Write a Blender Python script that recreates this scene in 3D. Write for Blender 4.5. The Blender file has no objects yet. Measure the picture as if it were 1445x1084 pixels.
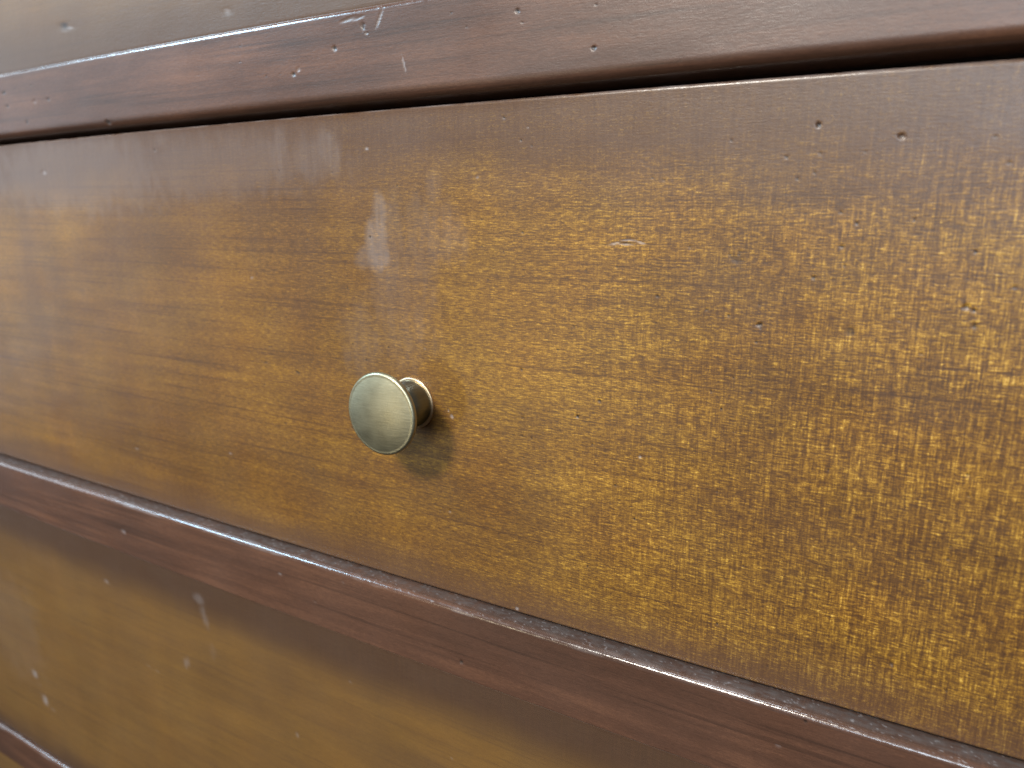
import bpy, math
import numpy as np
from mathutils import Vector

# ------------------------------------------------------------------ camera
S = bpy.context.scene
C = S.collection
rad = math.radians

cam_d = bpy.data.cameras.new("camera")
cam = bpy.data.objects.new("camera", cam_d)
C.objects.link(cam)
cam.location = (0.0, -0.25, 0.0)
cam.rotation_euler = (rad(90 - 13.068), 0.0, rad(29.911))
cam_d.sensor_fit = 'HORIZONTAL'
cam_d.sensor_width = 36.0
cam_d.lens = 36.0 * 1044.0 / 1445.0
cam_d.clip_start = 0.01
cam_d.clip_end = 50.0
cam_d.dof.use_dof = True
cam_d.dof.focus_distance = 0.282
cam_d.dof.aperture_fstop = 26.0 / 2.6
cam_d.dof.aperture_blades = 0
S.camera = cam

# ------------------------------------------------------------------ world and lamps (indoor room light)
w = bpy.data.worlds.new("World")
S.world = w
w.use_nodes = True
bg = w.node_tree.nodes["Background"]
# a dim room: pale walls and ceiling above, darker floor below
wt = w.node_tree
wc = wt.nodes.new("ShaderNodeTexCoord")
ws = wt.nodes.new("ShaderNodeSeparateXYZ")
wr = wt.nodes.new("ShaderNodeValToRGB")
wm = wt.nodes.new("ShaderNodeMapRange")
wm.inputs[1].default_value = -1.0
wm.inputs[2].default_value = 1.0
wt.links.new(wc.outputs["Generated"], ws.inputs[0])
wt.links.new(ws.outputs[2], wm.inputs[0])
wt.links.new(wm.outputs[0], wr.inputs[0])
wr.color_ramp.elements[0].position = 0.25
wr.color_ramp.elements[0].color = (0.16, 0.14, 0.12, 1)
wr.color_ramp.elements[1].position = 0.60
wr.color_ramp.elements[1].color = (0.86, 0.88, 0.95, 1)
wt.links.new(wr.outputs[0], bg.inputs[0])
bg.inputs[1].default_value = 0.16


def area(name, loc, target, size, size_y, power, color):
    d = bpy.data.lights.new(name, 'AREA')
    d.shape = 'RECTANGLE'
    d.size, d.size_y = size, size_y
    d.energy = power
    d.color = color
    o = bpy.data.objects.new(name, d)
    C.objects.link(o)
    o.location = loc
    v = Vector(target) - Vector(loc)
    o.rotation_euler = v.to_track_quat('-Z', 'Y').to_euler()
    return o


area("ceiling_light", (-0.42, -1.32, 0.92), (-0.2, 0, -0.1), 0.26, 0.24, 34.0, (1.0, 0.95, 0.86))
area("left_high_window", (-2.25, -1.15, 1.45), (-0.3, 0, 0.0), 0.30, 0.7, 54.0, (0.50, 0.78, 1.0))
area("left_window", (-3.0, -1.25, 0.45), (-0.4, 0, 0.0), 0.7, 2.4, 15.0, (0.72, 0.87, 1.0))
area("added_warm_fill", (-1.30, -2.3, -0.55), (-0.19, 0, -0.08), 0.24, 0.7, 5.5, (1.0, 0.86, 0.60))  # added warm light that gives the knob head its yellowish highlight
area("ceiling_panel", (-0.42, -0.38, 1.70), (-0.2, 0, -0.1), 0.25, 0.2, 6.0, (0.86, 0.94, 1.0))
area("window_behind", (0.38, -2.5, 0.60), (0, 0, 0), 0.9, 0.65, 32.0, (0.76, 0.88, 1.0))
S.view_settings.view_transform = 'Standard'
S.view_settings.look = 'None'
S.view_settings.gamma = 1.0
S.view_settings.exposure = 0.0
S.view_settings.use_curve_mapping = False
S.cycles.max_bounces = 6

# ------------------------------------------------------------------ numpy noise
rng = np.random.RandomState(11)


def vnoise(x, z, seed=0, octaves=3):
    """smooth value noise, about -1..1"""
    out = np.zeros(np.broadcast(x, z).shape)
    amp, tot = 1.0, 0.0
    r = np.random.RandomState(seed)
    for o in range(octaves):
        tab = r.uniform(-1, 1, (257, 257))
        xx = x * 2 ** o + 37.3 * o
        zz = z * 2 ** o + 11.7 * o
        xi = np.floor(xx).astype(int)
        zi = np.floor(zz).astype(int)
        fx = xx - xi
        fz = zz - zi
        fx = fx * fx * (3 - 2 * fx)
        fz = fz * fz * (3 - 2 * fz)
        a = tab[xi % 256, zi % 256]
        b = tab[(xi + 1) % 256, zi % 256]
        c = tab[xi % 256, (zi + 1) % 256]
        d = tab[(xi + 1) % 256, (zi + 1) % 256]
        out += amp * (a * (1 - fx) * (1 - fz) + b * fx * (1 - fz) + c * (1 - fx) * fz + d * fx * fz)
        tot += amp
        amp *= 0.5
    return out / tot


def sstep(a, b, v):
    t = np.clip((v - a) / (b - a), 0, 1)
    return t * t * (3 - 2 * t)


# ------------------------------------------------------------------ wood material
def wood_mat(name, golden=True, seed=0.0, shimmer=True):
    m = bpy.data.materials.new(name)
    m.use_nodes = True
    nt = m.node_tree
    N, L = nt.nodes, nt.links
    bs = N["Principled BSDF"]
    tc = N.new("ShaderNodeTexCoord")

    def mapped(sx, sz, off=0.0, rot=0.0):
        mp = N.new("ShaderNodeMapping")
        mp.inputs["Scale"].default_value = (sx, 1.0, sz)
        mp.inputs["Location"].default_value = (seed + off, seed * 0.37 + off, off * 1.7 + seed)
        mp.inputs["Rotation"].default_value = (0, rot, 0)
        L.new(tc.outputs["Object"], mp.inputs["Vector"])
        return mp.outputs[0]

    def noise(vec, detail=2.0, rough=0.5, dist=0.0):
        n = N.new("ShaderNodeTexNoise")
        n.inputs["Scale"].default_value = 1.0
        n.inputs["Detail"].default_value = detail
        n.inputs["Roughness"].default_value = rough
        n.inputs["Distortion"].default_value = dist
        L.new(vec, n.inputs["Vector"])
        return n.outputs["Fac"]

    def rmap(src, a, b, c=0.0, d=1.0):
        r = N.new("ShaderNodeMapRange")
        r.inputs[1].default_value = a
        r.inputs[2].default_value = b
        r.inputs[3].default_value = c
        r.inputs[4].default_value = d
        L.new(src, r.inputs[0])
        return r.outputs[0]

    def mth(op, a, b):
        n = N.new("ShaderNodeMath")
        n.operation = op
        for i, v in enumerate((a, b)):
            if isinstance(v, (int, float)):
                n.inputs[i].default_value = v
            else:
                L.new(v, n.inputs[i])
        return n.outputs[0]

    def mix(f, a, b, mode='MIX'):
        n = N.new("ShaderNodeMix")
        n.data_type = 'RGBA'
        n.blend_type = mode
        if isinstance(f, (int, float)):
            n.inputs[0].default_value = f
        else:
            L.new(f, n.inputs[0])
        for i, v in ((6, a), (7, b)):
            if isinstance(v, tuple):
                n.inputs[i].default_value = (*v, 1)
            else:
                L.new(v, n.inputs[i])
        return n.outputs[2]

    at = N.new("ShaderNodeAttribute")
    at.attribute_name = "marks"
    sp = N.new("ShaderNodeSeparateColor")
    L.new(at.outputs["Color"], sp.inputs[0])
    glaze, pale, dark = sp.outputs[0], sp.outputs[1], sp.outputs[2]
    polish = at.outputs["Alpha"]

    big = noise(mapped(9, 26, 3.1), 3.0)                       # broad figure
    band = noise(mapped(14, 160, 5.3), 3.0, 0.55, 0.25)        # lengthwise bands
    lines = noise(mapped(260, 1900, 8.7, 0.02), 1.0, 0.55, 0.5)    # fine brushed grain
    threads = noise(mapped(1020, 60, 2.9, 0.03), 2.0, 0.5, 0.35)      # cross ripple
    fleck = noise(mapped(980, 2100, 6.1, 0.30), 1.5, 0.6, 1.3)     # chatoyant flecks
    weave = noise(mapped(16, 22, 12.4), 2.0)                   # where ripple shows
    if golden:
        wv = rmap(weave, 0.30, 0.70, 0.55, 1.0)
        tx = N.new("ShaderNodeSeparateXYZ")
        L.new(tc.outputs["Object"], tx.inputs[0])
        near = rmap(tx.outputs[0], -0.14, 0.0, 0.10, 1.0)    # ripple figure is strongest at this end of the board
        wv = mth('MULTIPLY', mth('ADD', wv, 0.15), near)
        a = mth('MULTIPLY', mth('SUBTRACT', lines, 0.5), 1.05)
        b = mth('MULTIPLY', mth('MULTIPLY', mth('SUBTRACT', threads, 0.5), 0.72), wv)
        c = mth('MULTIPLY', mth('SUBTRACT', fleck, 0.5), 0.95)
        d = mth('MULTIPLY', mth('SUBTRACT', band, 0.5), 0.36)
        e = mth('MULTIPLY', mth('SUBTRACT', big, 0.5), 0.30)
        fine_t = noise(mapped(1900, 230, 33.0, -0.04), 2.0, 0.5, 0.4)
        cols = noise(mapped(38, 5, 27.0), 2.0)                 # cross bands of lighter and darker tone in the veneer
        stk = noise(mapped(9, 800, 17.0), 3.0, 0.6, 0.3)      # long pores
        e = mth('ADD', e, mth('MULTIPLY', mth('SUBTRACT', cols, 0.5), 0.22 if shimmer else 0.2))
        e = mth('SUBTRACT', e, rmap(stk, 0.55, 0.72, 0.0, 0.20))
        shim = rmap(tx.outputs[0], -0.40, -0.10, 0.35, 1.0)    # the shimmer fades towards the far end
        if not shimmer:
            shim = 0.18
            d = mth('MULTIPLY', d, 0.6)
            e = mth('MULTIPLY', e, 0.7)
        fine = mth('MULTIPLY', mth('ADD', mth('ADD', a, b), mth('ADD', c, mth('MULTIPLY', mth('MULTIPLY', mth('SUBTRACT', fine_t, 0.5), 0.8), mth('ADD', near, 0.1)))), shim)
        shift = rmap(tx.outputs[0], -0.42, -0.02, 0.40, 0.415) if shimmer else 0.39
        t = mth('ADD', mth('ADD', fine, d), mth('ADD', e, shift))
        cr = N.new("ShaderNodeValToRGB")
        L.new(t, cr.inputs[0])
        cr.color_ramp.elements[0].position = 0.0
        cr.color_ramp.elements[0].color = (0.062, 0.027, 0.010, 1)
        cr.color_ramp.elements[1].position = 1.0
        cr.color_ramp.elements[1].color = (0.66, 0.40, 0.085, 1)
        for p_, c_ in ((0.30, (0.112, 0.050, 0.011)), (0.52, (0.200, 0.093, 0.013)), (0.74, (0.37, 0.192, 0.023))):
            el = cr.color_ramp.elements.new(p_)
            el.color = (*c_, 1)
        hue = noise(mapped(30, 45, 21.0), 2.0)
        base = mix(rmap(hue, 0.35, 0.75, 0.0, 0.22), cr.outputs[0], (0.98, 0.70, 0.52), 'MULTIPLY')
        if not shimmer:
            base = mix(0.40, base, (0.135, 0.080, 0.036))
        gl = mix(rmap(threads, 0.35, 0.7), (0.084, 0.040, 0.021) if shimmer else (0.064, 0.033, 0.018), (0.102, 0.050, 0.026) if shimmer else (0.072, 0.036, 0.019))
        gl = mix(rmap(lines, 0.3, 0.7, 0.0, 0.35), gl, (0.05, 0.024, 0.016))
        gf = mth('MULTIPLY', glaze, rmap(fleck, 0.35, 0.70, 1.0, 0.74 if shimmer else 0.95))
        base = mix(gf, base, gl)
    else:
        a = mth('MULTIPLY', mth('SUBTRACT', lines, 0.5), 0.35)
        c = mth('MULTIPLY', mth('SUBTRACT', fleck, 0.5), 0.40)
        d = mth('MULTIPLY', mth('SUBTRACT', band, 0.5), 0.75)
        e = mth('MULTIPLY', mth('SUBTRACT', big, 0.5), 0.8)
        stk = noise(mapped(7, 420, 17.0, 0.05), 3.0, 0.6, 0.5)
        e = mth('SUBTRACT', e, rmap(stk, 0.54, 0.70, 0.0, 0.30))
        t = mth('ADD', mth('ADD', a, c), mth('ADD', mth('ADD', d, e), 0.5))
        cr = N.new("ShaderNodeValToRGB")
        L.new(t, cr.inputs[0])
        cr.color_ramp.elements[0].position = 0.1
        cr.color_ramp.elements[0].color = (0.044, 0.020, 0.012, 1)
        cr.color_ramp.elements[1].position = 0.9
        cr.color_ramp.elements[1].color = (0.150, 0.065, 0.034, 1)
        el = cr.color_ramp.elements.new(0.5)
        el.color = (0.080, 0.035, 0.020, 1)
        base = cr.outputs[0]
        base = mix(mth('MULTIPLY', glaze, 1.0), base, (0.13, 0.115, 0.11))   # grey sheen painted on the ledge
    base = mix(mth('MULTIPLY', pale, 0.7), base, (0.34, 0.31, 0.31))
    base = mix(dark, base, (0.018, 0.011, 0.008))
    L.new(base, bs.inputs["Base Color"])
    smear = noise(mapped(25, 30, 40.0), 3.0, 0.6)
    rg = rmap(smear, 0.3, 0.7, 0.36, 0.46)
    rg = mth('ADD', rg, mth('MULTIPLY', fleck, 0.06))
    pr = N.new("ShaderNodeMix")
    pr.data_type = 'FLOAT'
    L.new(polish, pr.inputs[0])
    L.new(rg, pr.inputs[2])
    pr.inputs[3].default_value = 0.17
    L.new(pr.outputs[0], bs.inputs["Roughness"])
    L.new(rmap(polish, 0, 1, 0.30, 0.12), bs.inputs["Coat Roughness"])
    L.new(rmap(polish, 0, 1, 0.24, 1.0), bs.inputs["Coat Weight"])
    bs.inputs["Specular IOR Level"].default_value = 0.46
    bp = N.new("ShaderNodeBump")
    bp.inputs["Strength"].default_value = 0.35
    bp.inputs["Distance"].default_value = 0.0002
    orange = noise(mapped(420, 420, 60.0), 2.0, 0.5)
    hgt = mth('ADD', mth('MULTIPLY', orange, 0.5), mth('ADD', mth('MULTIPLY', lines, 0.5), mth('MULTIPLY', fleck, 0.4)))
    L.new(hgt, bp.inputs["Height"])
    L.new(bp.outputs[0], bs.inputs["Normal"])
    L.new(bp.outputs[0], bs.inputs["Coat Normal"])
    return m


# ------------------------------------------------------------------ boards
X0, X1 = -0.80, 0.20


def xcols(fine):
    xs = [X0]
    while xs[-1] < X1:
        x = xs[-1]
        s = fine * min((x * x + 0.0625) / 0.0625, 6.0)
        if x > 0.07:
            s = fine * 8
        xs.append(x + s)
    return np.array(xs)


def warp(x, z):
    """the old boards are slightly crowned along their length"""
    g = np.clip(1 - ((x + 0.22) / 0.27) ** 2, -1.0, 1)
    return 0.0014 * g * np.clip((z + 0.06) / 0.10, -1.4, 1.4)


def arc(cy, cz, r, a0, a1, n):
    return [(cy + r * math.cos(rad(a)), cz + r * math.sin(rad(a))) for a in np.linspace(a0, a1, n)]


def spots(x, z, table, disp, pale, dark):
    """dents, pits, scratches: (x, z, rx, rz, angle, depth, pale, dark)"""
    for (cx, cz, rx, rz, ang, dep, pl, dk) in table:
        if dk > 0:
            rx, rz, dep = rx * 1.12, rz * 1.12, dep * 0.7
        sel = np.abs(x - cx) < 3.2 * max(rx, rz)
        sel &= np.abs(z - cz) < 3.2 * max(rx, rz)
        if not sel.any():
            continue
        ca, sa = math.cos(rad(ang)), math.sin(rad(ang))
        u = ((x[sel] - cx) * ca + (z[sel] - cz) * sa) / rx
        v = (-(x[sel] - cx) * sa + (z[sel] - cz) * ca) / rz
        jag = 1 + (0.25 if dk > 0 else 0.10) * vnoise(x[sel] * 1500, z[sel] * 1500, 5, 1)
        d = np.sqrt(u * u + v * v) * jag
        k = 1 - sstep(0.35, 1.15, d)
        disp[sel] += dep * k
        # a pit is darker in the middle and paler on its lower rim
        dark[sel] = np.maximum(dark[sel], dk * (1 - sstep(0.45, 1.0, d)))
        rim = 0.8 * (1 - sstep(0.3, 0.9, np.sqrt(1.6 * u * u + (v + 0.8) ** 2))) * (d > 0.35) if dk > 0 else k
        pale[sel] = np.maximum(pale[sel], (0.38 if dk > 0 else 0.7) * pl * rim)


def board(name, prof, face, mat, parent, fine, marks_fn, lift=0.0, zl=0.0):
    """prof: closed (y, z) section, sampled; face: y of the front face"""
    prof = np.array(prof)
    xs = xcols(fine)
    nx, npf = len(xs), len(prof)
    Y = np.repeat(prof[None, :, 0], nx, 0)
    Z = np.repeat(prof[None, :, 1], nx, 0)
    X = np.repeat(xs[:, None], npf, 1)
    disp = np.zeros_like(X)
    g, pl, dk = np.zeros_like(X), np.zeros_like(X), np.zeros_like(X)
    al = np.zeros_like(X)
    if marks_fn:
        g, pl, dk, disp = marks_fn(X, Y, Z, face)
        # handling has polished the rounded upper edge
        zt = prof[:, 1].max()
        al = (Y < face + 0.0032) * sstep(zt - 0.0030 * (face < -0.006) - 0.0012 * (face >= -0.006), zt - 0.0016 * (face < -0.006) - 0.0005 * (face >= -0.006), Z) * (1 - 0.9 * np.clip(pl, 0, 1))
        if zt < -0.20:
            al = al * (face < -0.006)
        al = al * np.clip(0.9 + 0.5 * vnoise(X * 300, Z * 300, 77, 2), 0, 1)
    on = Y < face + 0.006
    Y = Y + np.where(on, disp, 0)
    Z = Z + warp(X, Z)
    if lift:                     # the lower edge is not quite parallel: the gap opens towards one end
        Z = Z + lift * sstep(-0.17, 0.03, X) * np.clip((zl + 0.012 - Z) / 0.010, 0, 1)
    co = np.stack([X, Y, Z], -1).reshape(-1, 3)
    i = np.arange(nx - 1)[:, None]
    j = np.arange(npf)[None, :]
    jn = (j + 1) % npf
    q = np.stack([i * npf + j, i * npf + jn, (i + 1) * npf + jn, (i + 1) * npf + j], -1).reshape(-1, 4)
    nq = len(q)
    me = bpy.data.meshes.new(name)
    me.vertices.add(len(co))
    me.vertices.foreach_set("co", co.astype(np.float32).ravel())
    caps = np.concatenate([np.arange(npf)[::-1], (nx - 1) * npf + np.arange(npf)])
    me.loops.add(nq * 4 + 2 * npf)
    me.loops.foreach_set("vertex_index", np.concatenate([q.ravel(), caps]).astype(np.int32))
    me.polygons.add(nq + 2)
    st = np.concatenate([np.arange(nq) * 4, [nq * 4, nq * 4 + npf]])
    me.polygons.foreach_set("loop_start", st.astype(np.int32))
    me.update(calc_edges=True)
    me.validate()
    me.polygons.foreach_set("use_smooth", np.ones(len(me.polygons), bool))
    ca = me.color_attributes.new("marks", 'FLOAT_COLOR', 'POINT')
    ca.data.foreach_set("color", np.stack([g, pl, dk, al], -1).astype(np.float32).ravel())
    me.materials.append(mat)
    o = bpy.data.objects.new(name, me)
    C.objects.link(o)
    o.parent = parent
    return o


def lin(a, b, step):
    n = max(2, int(abs(b - a) / step) + 1)
    return np.linspace(a, b, n)


def drawer_prof(zt, zb, step, r=0.0012, y0=0.0):
    p = [(0.019, zt)] + [(y, zt) for y in (0.012, 0.006, 0.003)]
    p += arc(r, zt - r, r, 90, 180, 7)
    p += [(0.0, z) for z in lin(zt - r - step, zb + r + step, step)]
    p += arc(r, zb + r, r, 180, 270, 5)
    p += [(0.006, zb), (0.019, zb)]
    return [(y + y0 * (y < 0.015), z) for y, z in p]


def rail_prof(zt, zb, step, p_out, r=0.0026, ch=0.0080, rb=0.002, ra=35):
    """zt top of the rail, zb its lowest edge; the lower edge is rolled under"""
    f = -p_out
    p = [(0.019, zt), (0.008, zt)] + [(y, zt) for y in lin(0.004, f + r + 0.0004, 0.0005)]
    p += arc(f + r, zt - r, r, 90, 180, 10)
    p += [(f, z) for z in lin(zt - r - step, zb + ch + step, step)]
    # small round then a long chamfer running back and down
    p += arc(f + rb, zb + ch, rb, 180, 180 + ra, 12)
    y2 = f + rb - rb * math.cos(rad(ra + 1))
    z2 = zb + ch - rb * math.sin(rad(ra + 1))
    for t in np.linspace(0.12, 1, 9):
        p.append((y2 + t * (0.006 - y2), z2 + (zb - z2) * t ** 0.8))
    p += [(0.010, zb), (0.019, zb)]
    return p


# worn marks, placed on the boards in metres
def S1(x, z, r, dep=0.0004, pl=0.6, dk=1.0):
    return (x, z, r, r * 0.8, 0, dep, pl, dk)


MAIN_SPOTS = [(-0.1473, 0.0331, 0.00060, 0.00050, 0, 0.00030, 0.4, 0.9), (-0.1400, 0.0248, 0.00050, 0.00050, 0, 0.00030, 0.3, 0.9), (-0.1371, 0.0291, 0.00040, 0.00030, 0, 0.00020, 0.8, 0), (-0.2140, 0.0249, 0.00090, 0.00070, 0, 0.00030, 1, 0), (-0.4557, 0.0223, 0.00220, 0.00160, 0, 0.00040, 1, 0), (-0.3533, 0.0298, 0.00090, 0.00080, 0, 0.00030, 0.6, 0.5), (-0.0371, 0.0251, 0.00090, 0.00080, 0, 0.00070, 1, 1), (-0.0144, 0.0209, 0.00100, 0.00080, 0, 0.00060, 1, 0.6), (-0.0417, 0.0096, 0.00040, 0.00040, 0, 0.00020, 0.2, 0.9), (-0.0237, -0.0036, 0.00050, 0.00050, 0, 0.00030, 0.8, 0.8), (-0.0085, -0.0024, 0.00040, 0.00040, 0, 0.00020, 0, 0.8), (-0.0272, -0.0106, 0.00070, 0.00050, 0, 0.00030, 0.2, 1), (-0.0345, -0.0203, 0.00070, 0.00050, 0, 0.00030, 0.2, 1), (-0.0586, -0.0154, 0.00240, 0.00130, -20, 0.00010, 0.1, 0.35), (-0.0610, -0.0141, 0.00060, 0.00050, 0, 0.00020, 0, 0.8), (-0.0498, -0.0362, 0.00120, 0.00060, 10, 0.00050, 0.8, 0.9), (-0.0224, -0.0363, 0.00180, 0.00160, -30, 0.00010, 0, 0.55), (0.0075, -0.0267, 0.00090, 0.00080, 0, 0.00050, 0.9, 0.6), (0.0094, -0.0276, 0.00060, 0.00060, 0, 0.00040, 0.2, 1), (0.0102, -0.0320, 0.00080, 0.00090, 0, 0.00020, 0, 0.7), (-0.0850, -0.0289, 0.00060, 0.00050, 0, 0.00030, 0.2, 1), (-0.1475, -0.0154, 0.00040, 0.00040, 0, 0.00020, 0.2, 0.9), (-0.1005, -0.0195, 0.00035, 0.00030, 0, 0.00020, 0.1, 0.9), (-0.0914, -0.0211, 0.00040, 0.00040, 0, 0.00020, 0.1, 0.9), (-0.1096, -0.0275, 0.00035, 0.00030, 0, 0.00020, 0.1, 0.8), (-0.1059, -0.0690, 0.00070, 0.00060, 0, 0.00040, 0.2, 1), (-0.1148, -0.0762, 0.00080, 0.00060, 0, 0.00050, 1, 1), (-0.1395, -0.0604, 0.00060, 0.00050, 0, 0.00030, 0.7, 1), (-0.1341, -0.0573, 0.00040, 0.00030, 0, 0.00020, 0.1, 0.9), (-0.0571, -0.0547, 0.00040, 0.00040, 0, 0.00020, 0.1, 0.9), (-0.0604, -0.0660, 0.00050, 0.00040, 0, 0.00020, 0.1, 1), (-0.0509, -0.0587, 0.00040, 0.00040, 0, 0.00020, 0.1, 0.7), (-0.0503, -0.0297, 0.00040, 0.00030, 0, 0.00020, 0.3, 0.8), (-0.1367, -0.0945, 0.00030, 0.00030, 0, 0.00020, 0.1, 0.9), (-0.1575, -0.0135, 0.00040, 0.00040, 0, 0.00020, 0.2, 0.8), (-0.0568, -0.1465, 0.00050, 0.00050, 0, 0.00030, 0.1, 1), (-0.0469, -0.1383, 0.00060, 0.00040, -30, 0.00030, 0.1, 1), (-0.0891, -0.0881, 0.00070, 0.00080, 20, 0.00030, 0.9, 0), (-0.0920, -0.0983, 0.00035, 0.00035, 0, 0.00020, 0.1, 0.8), (-0.1753, -0.1269, 0.00090, 0.00060, 0, 0.00040, 0.9, 0.3), (-0.2141, -0.0109, 0.00070, 0.00060, 0, 0.00040, 0.7, 0.9), (-0.1732, -0.0842, 0.00080, 0.00120, 30, 0.00030, 1, 0), (-0.1749, -0.0820, 0.00050, 0.00060, 0, 0.00020, 0.9, 0), (-0.1986, 0.0097, 0.00050, 0.00050, 0, 0.00020, 0.1, 0.8), (-0.1889, 0.0071, 0.00040, 0.00040, 0, 0.00020, 0.1, 0.9), (-0.1591, 0.0123, 0.00090, 0.00040, 30, 0.00020, 0.7, 0), (-0.1574, -0.0035, 0.00040, 0.00030, 0, 0.00020, 0.1, 0.9), (-0.2064, -0.0576, 0.00050, 0.00050, 0, 0.00030, 0.1, 0.9), (-0.1864, -0.0565, 0.00050, 0.00040, 0, 0.00020, 0.6, 0), (-0.2627, -0.0746, 0.00200, 0.00070, -25, 0.00020, 0, 0.7), (-0.2841, -0.0719, 0.00100, 0.00060, 0, 0.00020, 0, 0.6), (-0.2895, -0.0313, 0.00120, 0.00050, 30, 0.00020, 0.8, 0), (-0.3165, -0.1240, 0.00100, 0.00080, 0, 0.00020, 0.7, 0), (-0.3985, -0.1348, 0.00120, 0.00090, 0, 0.00020, 0.6, 0), (0.0003, -0.1443, 0.00050, 0.00090, 10, 0.00030, 0.7, 0.7), (-0.0381, -0.1578, 0.00040, 0.00030, 0, 0.00020, 0.1, 1), (-0.0373, -0.1359, 0.00040, 0.00030, 0, 0.00020, 0.1, 0.9), (0.0148, -0.0831, 0.00050, 0.00050, 0, 0.00020, 0.1, 0.7), (-0.1415, -0.1642, 0.00090, 0.00090, 0, 0.00050, 1, 0), (-0.0282, -0.1143, 0.00050, 0.00050, 0, 0.00020, 0.1, 0.4), (-0.1016, -0.0112, 0.00260, 0.00035, 14, 0.00025, 1, 0), (-0.0968, -0.0101, 0.00320, 0.00045, 2, 0.00030, 0.85, 0), (-0.0921, -0.0107, 0.00260, 0.00030, -14, 0.00025, 1, 0), (-0.0973, -0.0112, 0.00420, 0.00035, 0, 0.00040, 0, 0.6), (-0.1064, -0.0118, 0.00350, 0.00022, 4, 0.00010, 0, 0.5)]
RAIL_SPOTS = [(-0.2466, 0.0552, 0.0011, 0.0009, 0, 0.0005, 0.5, 0.9), (-0.2436, 0.0568, 0.0008, 0.0012, -20, 0.0003, 0.5, 0), (-0.2229, 0.0629, 0.0012, 0.001, 0, 0.0005, 1, 0.9), (-0.2076, 0.0693, 0.001, 0.0016, 0, 0.0004, 0.2, 0.6), (-0.206, 0.0666, 0.0008, 0.0005, 0, 0.0003, 0.9, 0), (-0.1379, 0.0665, 0.0009, 0.0008, 0, 0.0005, 0.2, 1), (-0.1086, 0.0521, 0.0009, 0.0008, 0, 0.0006, 0.9, 1), (-0.4736, 0.066, 0.0014, 0.0012, 0, 0.0004, 0.1, 1), (-0.472, 0.0587, 0.0014, 0.0012, 0, 0.0004, 0.2, 1), (-0.4539, 0.049, 0.0014, 0.0012, 0, 0.0004, 0.2, 0.9), (-0.4301, 0.0591, 0.0013, 0.001, 0, 0.0004, 0.2, 1), (-0.4433, 0.0594, 0.0015, 0.0012, 0, 0.0003, 0.6, 0.2), (-0.38, 0.0443, 0.0022, 0.0012, 0, 0.0005, 0.9, 0.8), (-0.188, 0.054, 0.0004, 0.004, 15, 0.0002, 1, 0), (-0.1993, 0.07115, 0.0005, 0.0045, -30, 0.0003, 1, 0), (-0.2147, 0.0727, 0.005, 0.0008, 9, 0.00024, 0.35, 0), (-0.21, 0.0726, 0.004, 0.0007, 9, 0.0002, 0.2, 0)]
LOW_SPOTS = [(-0.4402, -0.2291, 0.0026, 0.0016, 0, 0.0004, 0.48, 0), (-0.4917, -0.2614, 0.0012, 0.0032, 0, 0.0002, 0.24, 0), (-0.5493, -0.3371, 0.0019, 0.0075, 25, 0.0002, 1, 0), (-0.5419, -0.3524, 0.00171, 0.009, 18, 0.0003, 1, 0), (-0.5306, -0.3631, 0.00095, 0.006, 14, 0.0002, 1, 0), (-0.561, -0.3304, 0.0008, 0.0025, 20, 0.0002, 0.3, 0), (-0.261, -0.194, 0.0008, 0.0007, 0, 0.0003, 0.48, 0), (-0.2354, -0.229, 0.0008, 0.0006, 0, 0.0002, 0.3, 0), (-0.174, -0.2487, 0.0007, 0.0005, 0, 0.0002, 0.36, 0), (-0.4055, -0.2783, 0.003, 0.0004, -30, 0.0001, 0.3, 0), (-0.3971, -0.279, 0.002, 0.0004, -20, 0.0001, 0.36, 0), (-0.2767, -0.2765, 0.0014, 0.0018, 0, 0.0002, 0.36, 0), (-0.2803, -0.1828, 0.0001, 0.0001, 0, 0.0001, 0, 0)]
LOWRAIL_SPOTS = [(-0.4117, -0.1874, 0.0022, 0.0016, 0, 0.0004, 0.63, 0), (-0.2783, -0.1802, 0.0012, 0.0009, 0, 0.0003, 0.56, 0), (-0.2547, -0.1887, 0.0009, 0.0008, 0, 0.0003, 0.56, 0.3), (-0.1662, -0.1938, 0.0009, 0.0008, 0, 0.0005, 0.56, 0.9), (-0.0312, -0.1836, 0.0013, 0.0005, 0, 0.0002, 0.35, 0), (-0.2348, -0.1735, 0.0015, 0.0004, 0, 0.0002, 0.28, 0), (-0.0233, -0.1706, 0.0008, 0.0007, 0, 0.0003, 0.07, 0.9)]
UP_SPOTS = [(-0.4174, 0.0955, 0.00240, 0.00200, 0, 0.00050, 0.5, 0.9), (-0.4139, 0.0937, 0.00150, 0.00100, 0, 0.00030, 1, 0), (-0.2915, 0.0862, 0.00100, 0.00120, 0, 0.00030, 0.7, 0), (-0.4633, 0.0821, 0.00120, 0.00100, 0, 0.00030, 0.1, 0.8)]


def small_pits(xa, xb, za, zb, n, seed, r0=0.0003, r1=0.0006):
    r = np.random.RandomState(seed)
    out = []
    for k in range(n):
        rr = r.uniform(r0, r1)
        out.append((r.uniform(xa, xb), r.uniform(za, zb), rr, rr * r.uniform(0.6, 1.0), r.uniform(-30, 30), 0.0002, 0.2, r.uniform(0.5, 0.95)))
    return out


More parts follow.
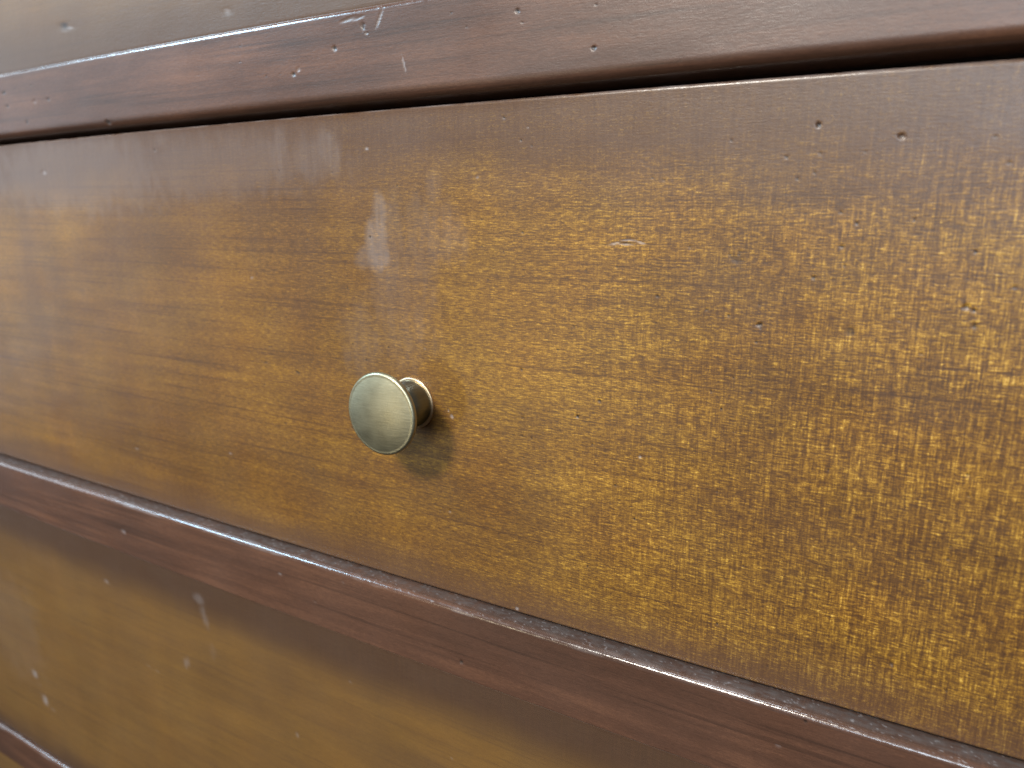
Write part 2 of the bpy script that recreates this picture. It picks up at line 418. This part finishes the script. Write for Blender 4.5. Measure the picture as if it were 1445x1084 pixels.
def drawer_marks(zt, zb, table, smears_sheen, seed, top=0.042, bot=0.022, arris=True, wob=1.0):
    def fn(X, Y, Z, face):
        n1 = vnoise(X * 14, Z * 40, seed, 3)
        n2 = vnoise(X * 90, Z * 30, seed + 1, 2)
        dt = (zt - Z) - (0.012 * n1 + 0.004 * n2) * wob
        db = (Z - zb) - 0.006 * n1 - 0.002 * n2
        g = 1.0 - sstep(top * 0.35, top * 1.25, dt)
        g = np.maximum(g, 0.85 * (1 - sstep(bot * 0.05, bot, db)))
        # uneven drifts of brown glaze over the field
        g = np.maximum(g, 0.24 * sstep(0.05, 0.60, vnoise(X * 11 + 3, Z * 34 + 9, seed + 2, 3)))
        # an old dark drip mark down the board
        g = np.maximum(g, 0.42 * np.exp(-((X + 0.487 + 0.004 * n1) / 0.011) ** 2) * sstep(-0.14, -0.03, Z))
        g = np.clip(g, 0, 1)
        pl, dk, disp = np.zeros_like(X), np.zeros_like(X), np.zeros_like(X)
        disp += 0.00010 * vnoise(X * 45, Z * 60, seed + 4, 2)
        for (cx, cz, rx, rz, amt, tilt) in smears_sheen:  # pale smears, the broad ones painted as sheen
            u = (X - cx - tilt * (Z - cz)) / rx
            v = (Z - cz) / rz
            d = np.sqrt(u * u + v * v) + 0.30 * vnoise(X * 260, Z * 140, seed + 7, 3)
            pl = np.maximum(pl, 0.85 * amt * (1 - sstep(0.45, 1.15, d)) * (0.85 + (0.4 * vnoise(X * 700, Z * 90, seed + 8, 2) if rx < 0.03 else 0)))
        spots(X, Z, table, disp, pl, dk)
        # a highlight is painted pale along the sharp top arris
        e = (Y > 0.0001) & (Y < 0.004) & (Z > zt - 0.002)
        pl = np.where(e & arris, np.maximum(pl, 0.40 + 0.5 * vnoise(X * 120, Z * 10, seed + 9, 2)), pl)
        return g, np.clip(pl, 0, 1), dk, disp
    return fn


def rail_marks(zt, zb, table, seed):
    def fn(X, Y, Z, face):
        g = sstep(face + 0.0015, face + 0.0045, Y) * (Z > zt - 0.001)        # ledge tinted grey for its sheen
        g = g * (0.42 + 0.35 * vnoise(X * 400, Y * 900, seed, 2))
        pl, dk, disp = np.zeros_like(X), np.zeros_like(X), np.zeros_like(X)
        disp += 0.00012 * vnoise(X * 40, Z * 50, seed + 4, 2)
        sparkle = sstep(0.50, 0.72, vnoise(X * 900, Y * 1500 + Z * 1500, seed + 6, 2))  # glints painted as pale flecks on the ledge
        pl = np.where(Z > zt - 0.0012, sparkle * 0.8, pl)
        wear = sstep(0.1, 0.7, vnoise(X * 60, Z * 300, seed + 8, 3))
        edge = (Z > zt - 0.0022) & (Y < face + 0.0030)
        pl = np.where(edge, np.maximum(pl, 0.05 + 0.40 * wear), pl)
        spots(X, Z, table, disp, pl, dk)
        return np.clip(g, 0, 1), np.clip(pl, 0, 1), dk, disp
    return fn


# ------------------------------------------------------------------ the chest
chest = bpy.data.objects.new("chest_of_drawers", None)
C.objects.link(chest)
chest["label"] = "worn brown and golden wooden chest of drawers seen close up, filling the picture"
chest["category"] = "chest of drawers"

P = 0.0065
ZT = 0.0395      # top of the main drawer front
ZB = -0.1660     # its lower edge
RT = 0.0765      # top of the upper rail
R2T, R2B = -0.1682, -0.2026
D3T, D3B = -0.2030, -0.4020
R3T, R3B = -0.4045, -0.4400

gold1 = wood_mat("golden_veneer", True, 1.0)
gold2 = wood_mat("golden_veneer_lower", True, 7.7, False)
gold3 = wood_mat("golden_veneer_upper", True, 15.2, False)
brown1 = wood_mat("brown_rail_wood", False, 3.0)
brown2 = wood_mat("brown_rail_wood_lower", False, 9.0)

MAIN_SMEARS_SHEEN = [(-0.21, -0.014, 0.0075, 0.015, 0.408, 0.02), (-0.217, -0.0192, 0.0059, 0.006, 0.25, 0.3), (-0.2082, -0.0009, 0.0047, 0.01, 0.3, 0), (-0.18, 0.0078, 0.00462, 0.008, 0.098, 0), (-0.1888, -0.0009, 0.00364, 0.012, 0.077, 0), (-0.2355, 0.0241, 0.009, 0.012, 0.22, -0.1), (-0.2453, 0.0215, 0.0156, 0.012, 0.16, 0), (-0.2662, 0.0222, 0.0104, 0.014, 0.18, 0), (-0.4103, 0.0145, 0.0156, 0.016, 0.12, 0), (-0.487, 0.0246, 0.026, 0.014, 0.1, 0), (-0.1777, -0.0092, 0.0156, 0.016, 0.14, 0), (-0.2216, -0.0558, 0.0156, 0.02, 0.1, 0), (-0.198, -0.035, 0.02, 0.04, 0.12, 0), (-0.205, -0.02, 0.01, 0.03, 0.14, 0), (-0.43, 0.02, 0.11, 0.024, 0.22, 0), (-0.31, 0.02, 0.09, 0.016, 0.16, 0)]  # smears and haze; the widest entries paint a pale sheen at upper left
LOW_SMEARS_SHEEN = [(-0.3492, -0.2151, 0.005, 0.004, 0.275, 0), (-0.3457, -0.2255, 0.0026, 0.008, 0.2475, -0.2), (-0.3668, -0.2627, 0.0026, 0.005, 0.33, 0.2), (-0.3412, -0.2471, 0.003, 0.006, 0.0825, 0), (-0.5688, -0.302, 0.04, 0.05, 0.0825, 0)]  # smears, and last a broad patch of sheen painted at the far left
UP_SMEARS = []

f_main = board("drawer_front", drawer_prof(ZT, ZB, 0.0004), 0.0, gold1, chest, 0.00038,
               drawer_marks(ZT, ZB, MAIN_SPOTS + small_pits(-0.32, 0.03, -0.15, 0.03, 130, 5), MAIN_SMEARS_SHEEN, 21))
f_low = board("drawer_front", drawer_prof(D3T, D3B, 0.0008, 0.0007, -0.0047), -0.0047, gold2, chest, 0.0008,
              drawer_marks(D3T, D3B, LOW_SPOTS, LOW_SMEARS_SHEEN, 51, top=0.030, arris=False, wob=0.35))
f_up = board("drawer_front", drawer_prof(0.30, RT - 0.0005 + 0.001, 0.0012), 0.0, gold3, chest, 0.0012,
             drawer_marks(0.30, RT - 0.0005 + 0.001, UP_SPOTS, UP_SMEARS, 81, bot=0.045))
f_bot = board("drawer_front", drawer_prof(R3B - 0.0012, -0.60, 0.004), 0.0, gold3, chest, 0.003, None)
f_main["label"] = "golden brown drawer front carrying the brass knob"
f_low["label"] = "drawer front below the middle rail, seen out of focus"
f_up["label"] = "drawer front above the top rail"
f_bot["label"] = "lowest drawer front at the bottom left corner"

r1 = board("rail", rail_prof(RT, ZT + 0.0014, 0.00028, P, 0.0024, 0.0054, 0.0048, 58), -P, brown1, chest, 0.00036,
           rail_marks(RT, ZT, RAIL_SPOTS + small_pits(-0.5, 0.05, 0.052, 0.073, 16, 8, 0.0003, 0.0006), 31), 0.0010, ZT + 0.0014)
r2 = board("rail", rail_prof(R2T, R2B, 0.0006, P, 0.0020, 0.0011, 0.0008), -P, brown2, chest, 0.0005,
           rail_marks(R2T, R2B, LOWRAIL_SPOTS, 41))
r3 = board("rail", rail_prof(R3T, R3B, 0.001, P), -P, brown1, chest, 0.001, rail_marks(R3T, R3B, [], 61))
r1["label"] = "dark brown rounded rail above the main drawer"
r2["label"] = "dark brown rail with a shiny worn edge below the main drawer"
r3["label"] = "lowest rail in the bottom left corner"


def box(name, a, b, mat, parent):
    v = [(x, y, z) for x in (a[0], b[0]) for y in (a[1], b[1]) for z in (a[2], b[2])]
    f = [(0, 1, 3, 2), (4, 6, 7, 5), (0, 4, 5, 1), (2, 3, 7, 6), (0, 2, 6, 4), (1, 5, 7, 3)]
    me = bpy.data.meshes.new(name)
    me.from_pydata(v, [], f)
    me.materials.append(mat)
    o = bpy.data.objects.new(name, me)
    C.objects.link(o)
    o.parent = parent
    return o


dk = bpy.data.materials.new("unfinished_dark_wood")
dk.use_nodes = True
dnt = dk.node_tree
dn = dnt.nodes.new("ShaderNodeTexNoise")
dn.inputs["Scale"].default_value = 60
dr = dnt.nodes.new("ShaderNodeValToRGB")
dr.color_ramp.elements[0].color = (0.02, 0.012, 0.008, 1)
dr.color_ramp.elements[1].color = (0.05, 0.03, 0.02, 1)
dnt.links.new(dn.outputs[0], dr.inputs[0])
dnt.links.new(dr.outputs[0], dnt.nodes["Principled BSDF"].inputs["Base Color"])
box("carcass_back", (X0, 0.0195, -0.60), (X1, 0.030, 0.30), dk, chest)

# ------------------------------------------------------------------ knob
KX, KZ = -0.1938, -0.0812


def metal(name, c0, c1, rough, brushed=True):
    m = bpy.data.materials.new(name)
    m.use_nodes = True
    nt = m.node_tree
    N, L = nt.nodes, nt.links
    b = N["Principled BSDF"]
    b.inputs["Metallic"].default_value = 1.0
    tc = N.new("ShaderNodeTexCoord")
    mp = N.new("ShaderNodeMapping")
    mp.inputs["Rotation"].default_value = (0, rad(-32), 0)
    mp.inputs["Scale"].default_value = (170, 170, 1500)
    L.new(tc.outputs["Object"], mp.inputs["Vector"])
    n = N.new("ShaderNodeTexNoise")
    n.inputs["Scale"].default_value = 1
    n.inputs["Detail"].default_value = 3
    L.new(mp.outputs[0], n.inputs["Vector"])
    n2 = N.new("ShaderNodeTexNoise")
    n2.inputs["Scale"].default_value = 130
    n2.inputs["Detail"].default_value = 3
    L.new(tc.outputs["Object"], n2.inputs["Vector"])
    r = N.new("ShaderNodeValToRGB")
    r.color_ramp.elements[0].position = 0.35
    r.color_ramp.elements[0].color = (*c0, 1)
    r.color_ramp.elements[1].position = 0.68
    r.color_ramp.elements[1].color = (*c1, 1)
    mx = N.new("ShaderNodeMath")
    mx.operation = 'ADD'
    h = N.new("ShaderNodeMath")
    h.operation = 'MULTIPLY'
    h.inputs[1].default_value = 0.5
    L.new(n.outputs[0], h.inputs[0])
    h2 = N.new("ShaderNodeMath")
    h2.operation = 'MULTIPLY'
    h2.inputs[1].default_value = 0.5
    L.new(n2.outputs[0], h2.inputs[0])
    L.new(h.outputs[0], mx.inputs[0])
    L.new(h2.outputs[0], mx.inputs[1])
    L.new(mx.outputs[0], r.inputs[0])
    L.new(r.outputs[0], b.inputs["Base Color"])
    mr = N.new("ShaderNodeMapRange")
    mr.inputs[3].default_value = rough - 0.06
    mr.inputs[4].default_value = rough + 0.10
    L.new(n2.outputs[0], mr.inputs[0])
    L.new(mr.outputs[0], b.inputs["Roughness"])
    bp = N.new("ShaderNodeBump")
    bp.inputs["Strength"].default_value = 0.5 if brushed else 0.08
    bp.inputs["Distance"].default_value = 0.0001
    L.new(n.outputs[0], bp.inputs["Height"])
    L.new(bp.outputs[0], b.inputs["Normal"])
    return m


def lathe(name, pts, mat, parent, loc, n=96):
    """pts: (radius, y) from front to back, turned about the y axis"""
    v, f = [], []
    for (r, y) in pts:
        for k in range(n):
            a = 2 * math.pi * k / n
            v.append((r * math.cos(a), y, r * math.sin(a)))
    for i in range(len(pts) - 1):
        for k in range(n):
            k2 = (k + 1) % n
            f.append((i * n + k, i * n + k2, (i + 1) * n + k2, (i + 1) * n + k))
    f.append(tuple(range(n))[::-1])
    f.append(tuple((len(pts) - 1) * n + k for k in range(n)))
    me = bpy.data.meshes.new(name)
    me.from_pydata(v, [], f)
    me.polygons.foreach_set("use_smooth", np.ones(len(me.polygons), bool))
    me.materials.append(mat)
    o = bpy.data.objects.new(name, me)
    C.objects.link(o)
    o.location = loc
    o.parent = parent
    return o


brass = metal("antique_brass_brushed", (0.37, 0.345, 0.235), (0.46, 0.425, 0.29), 0.41)
brass_dark = metal("antique_brass_dark", (0.20, 0.205, 0.165), (0.27, 0.27, 0.21), 0.30, False)
brass_edge = metal("rubbed_brass_edge", (0.70, 0.52, 0.32), (0.76, 0.58, 0.37), 0.34, False)

# base flange and trumpet-shaped neck
neck = [(0.0034, -0.0178), (0.0046, -0.0174), (0.0047, -0.0166), (0.0046, -0.0156), (0.0047, -0.0146), (0.0050, -0.0136),
        (0.0057, -0.0125), (0.0067, -0.0113), (0.0078, -0.0099), (0.0088, -0.0082), (0.0096, -0.0063), (0.0101, -0.0044),
        (0.0103, -0.0028), (0.0104, -0.0018), (0.0104, -0.0011), (0.0102, -0.0008), (0.0098, -0.0006)]
knob = lathe("knob", neck, brass_dark, chest, (KX, 0, KZ))
knob["label"] = "small round antique brass knob on the main drawer"
ring = [(0.0096, -0.0012), (0.0108, -0.0012), (0.0113, -0.0010), (0.0115, -0.0006), (0.0115, 0.0001), (0.0112, 0.0003)]
lathe("base_ring", ring, brass_edge, knob, (0, 0, 0))
RH = 0.0176
head = []
for t in np.linspace(0.02, 1, 26):          # slightly domed face
    rr = (RH - 0.0014) * t
    head.append((rr, -0.0240 + 0.0018 * t ** 2.2))
for a in np.linspace(15, 165, 11):          # rolled rim
    head.append((RH - 0.0014 + 0.0014 * math.sin(rad(a)), -0.0209 - 0.0014 * math.cos(rad(a))))
head += [(0.0150, -0.0186), (0.0130, -0.0182), (0.0100, -0.0180), (0.0070, -0.0176), (0.0045, -0.0174), (0.0020, -0.0173)]
lathe("knob_head", head, brass, knob, (0, 0, 0), 128)
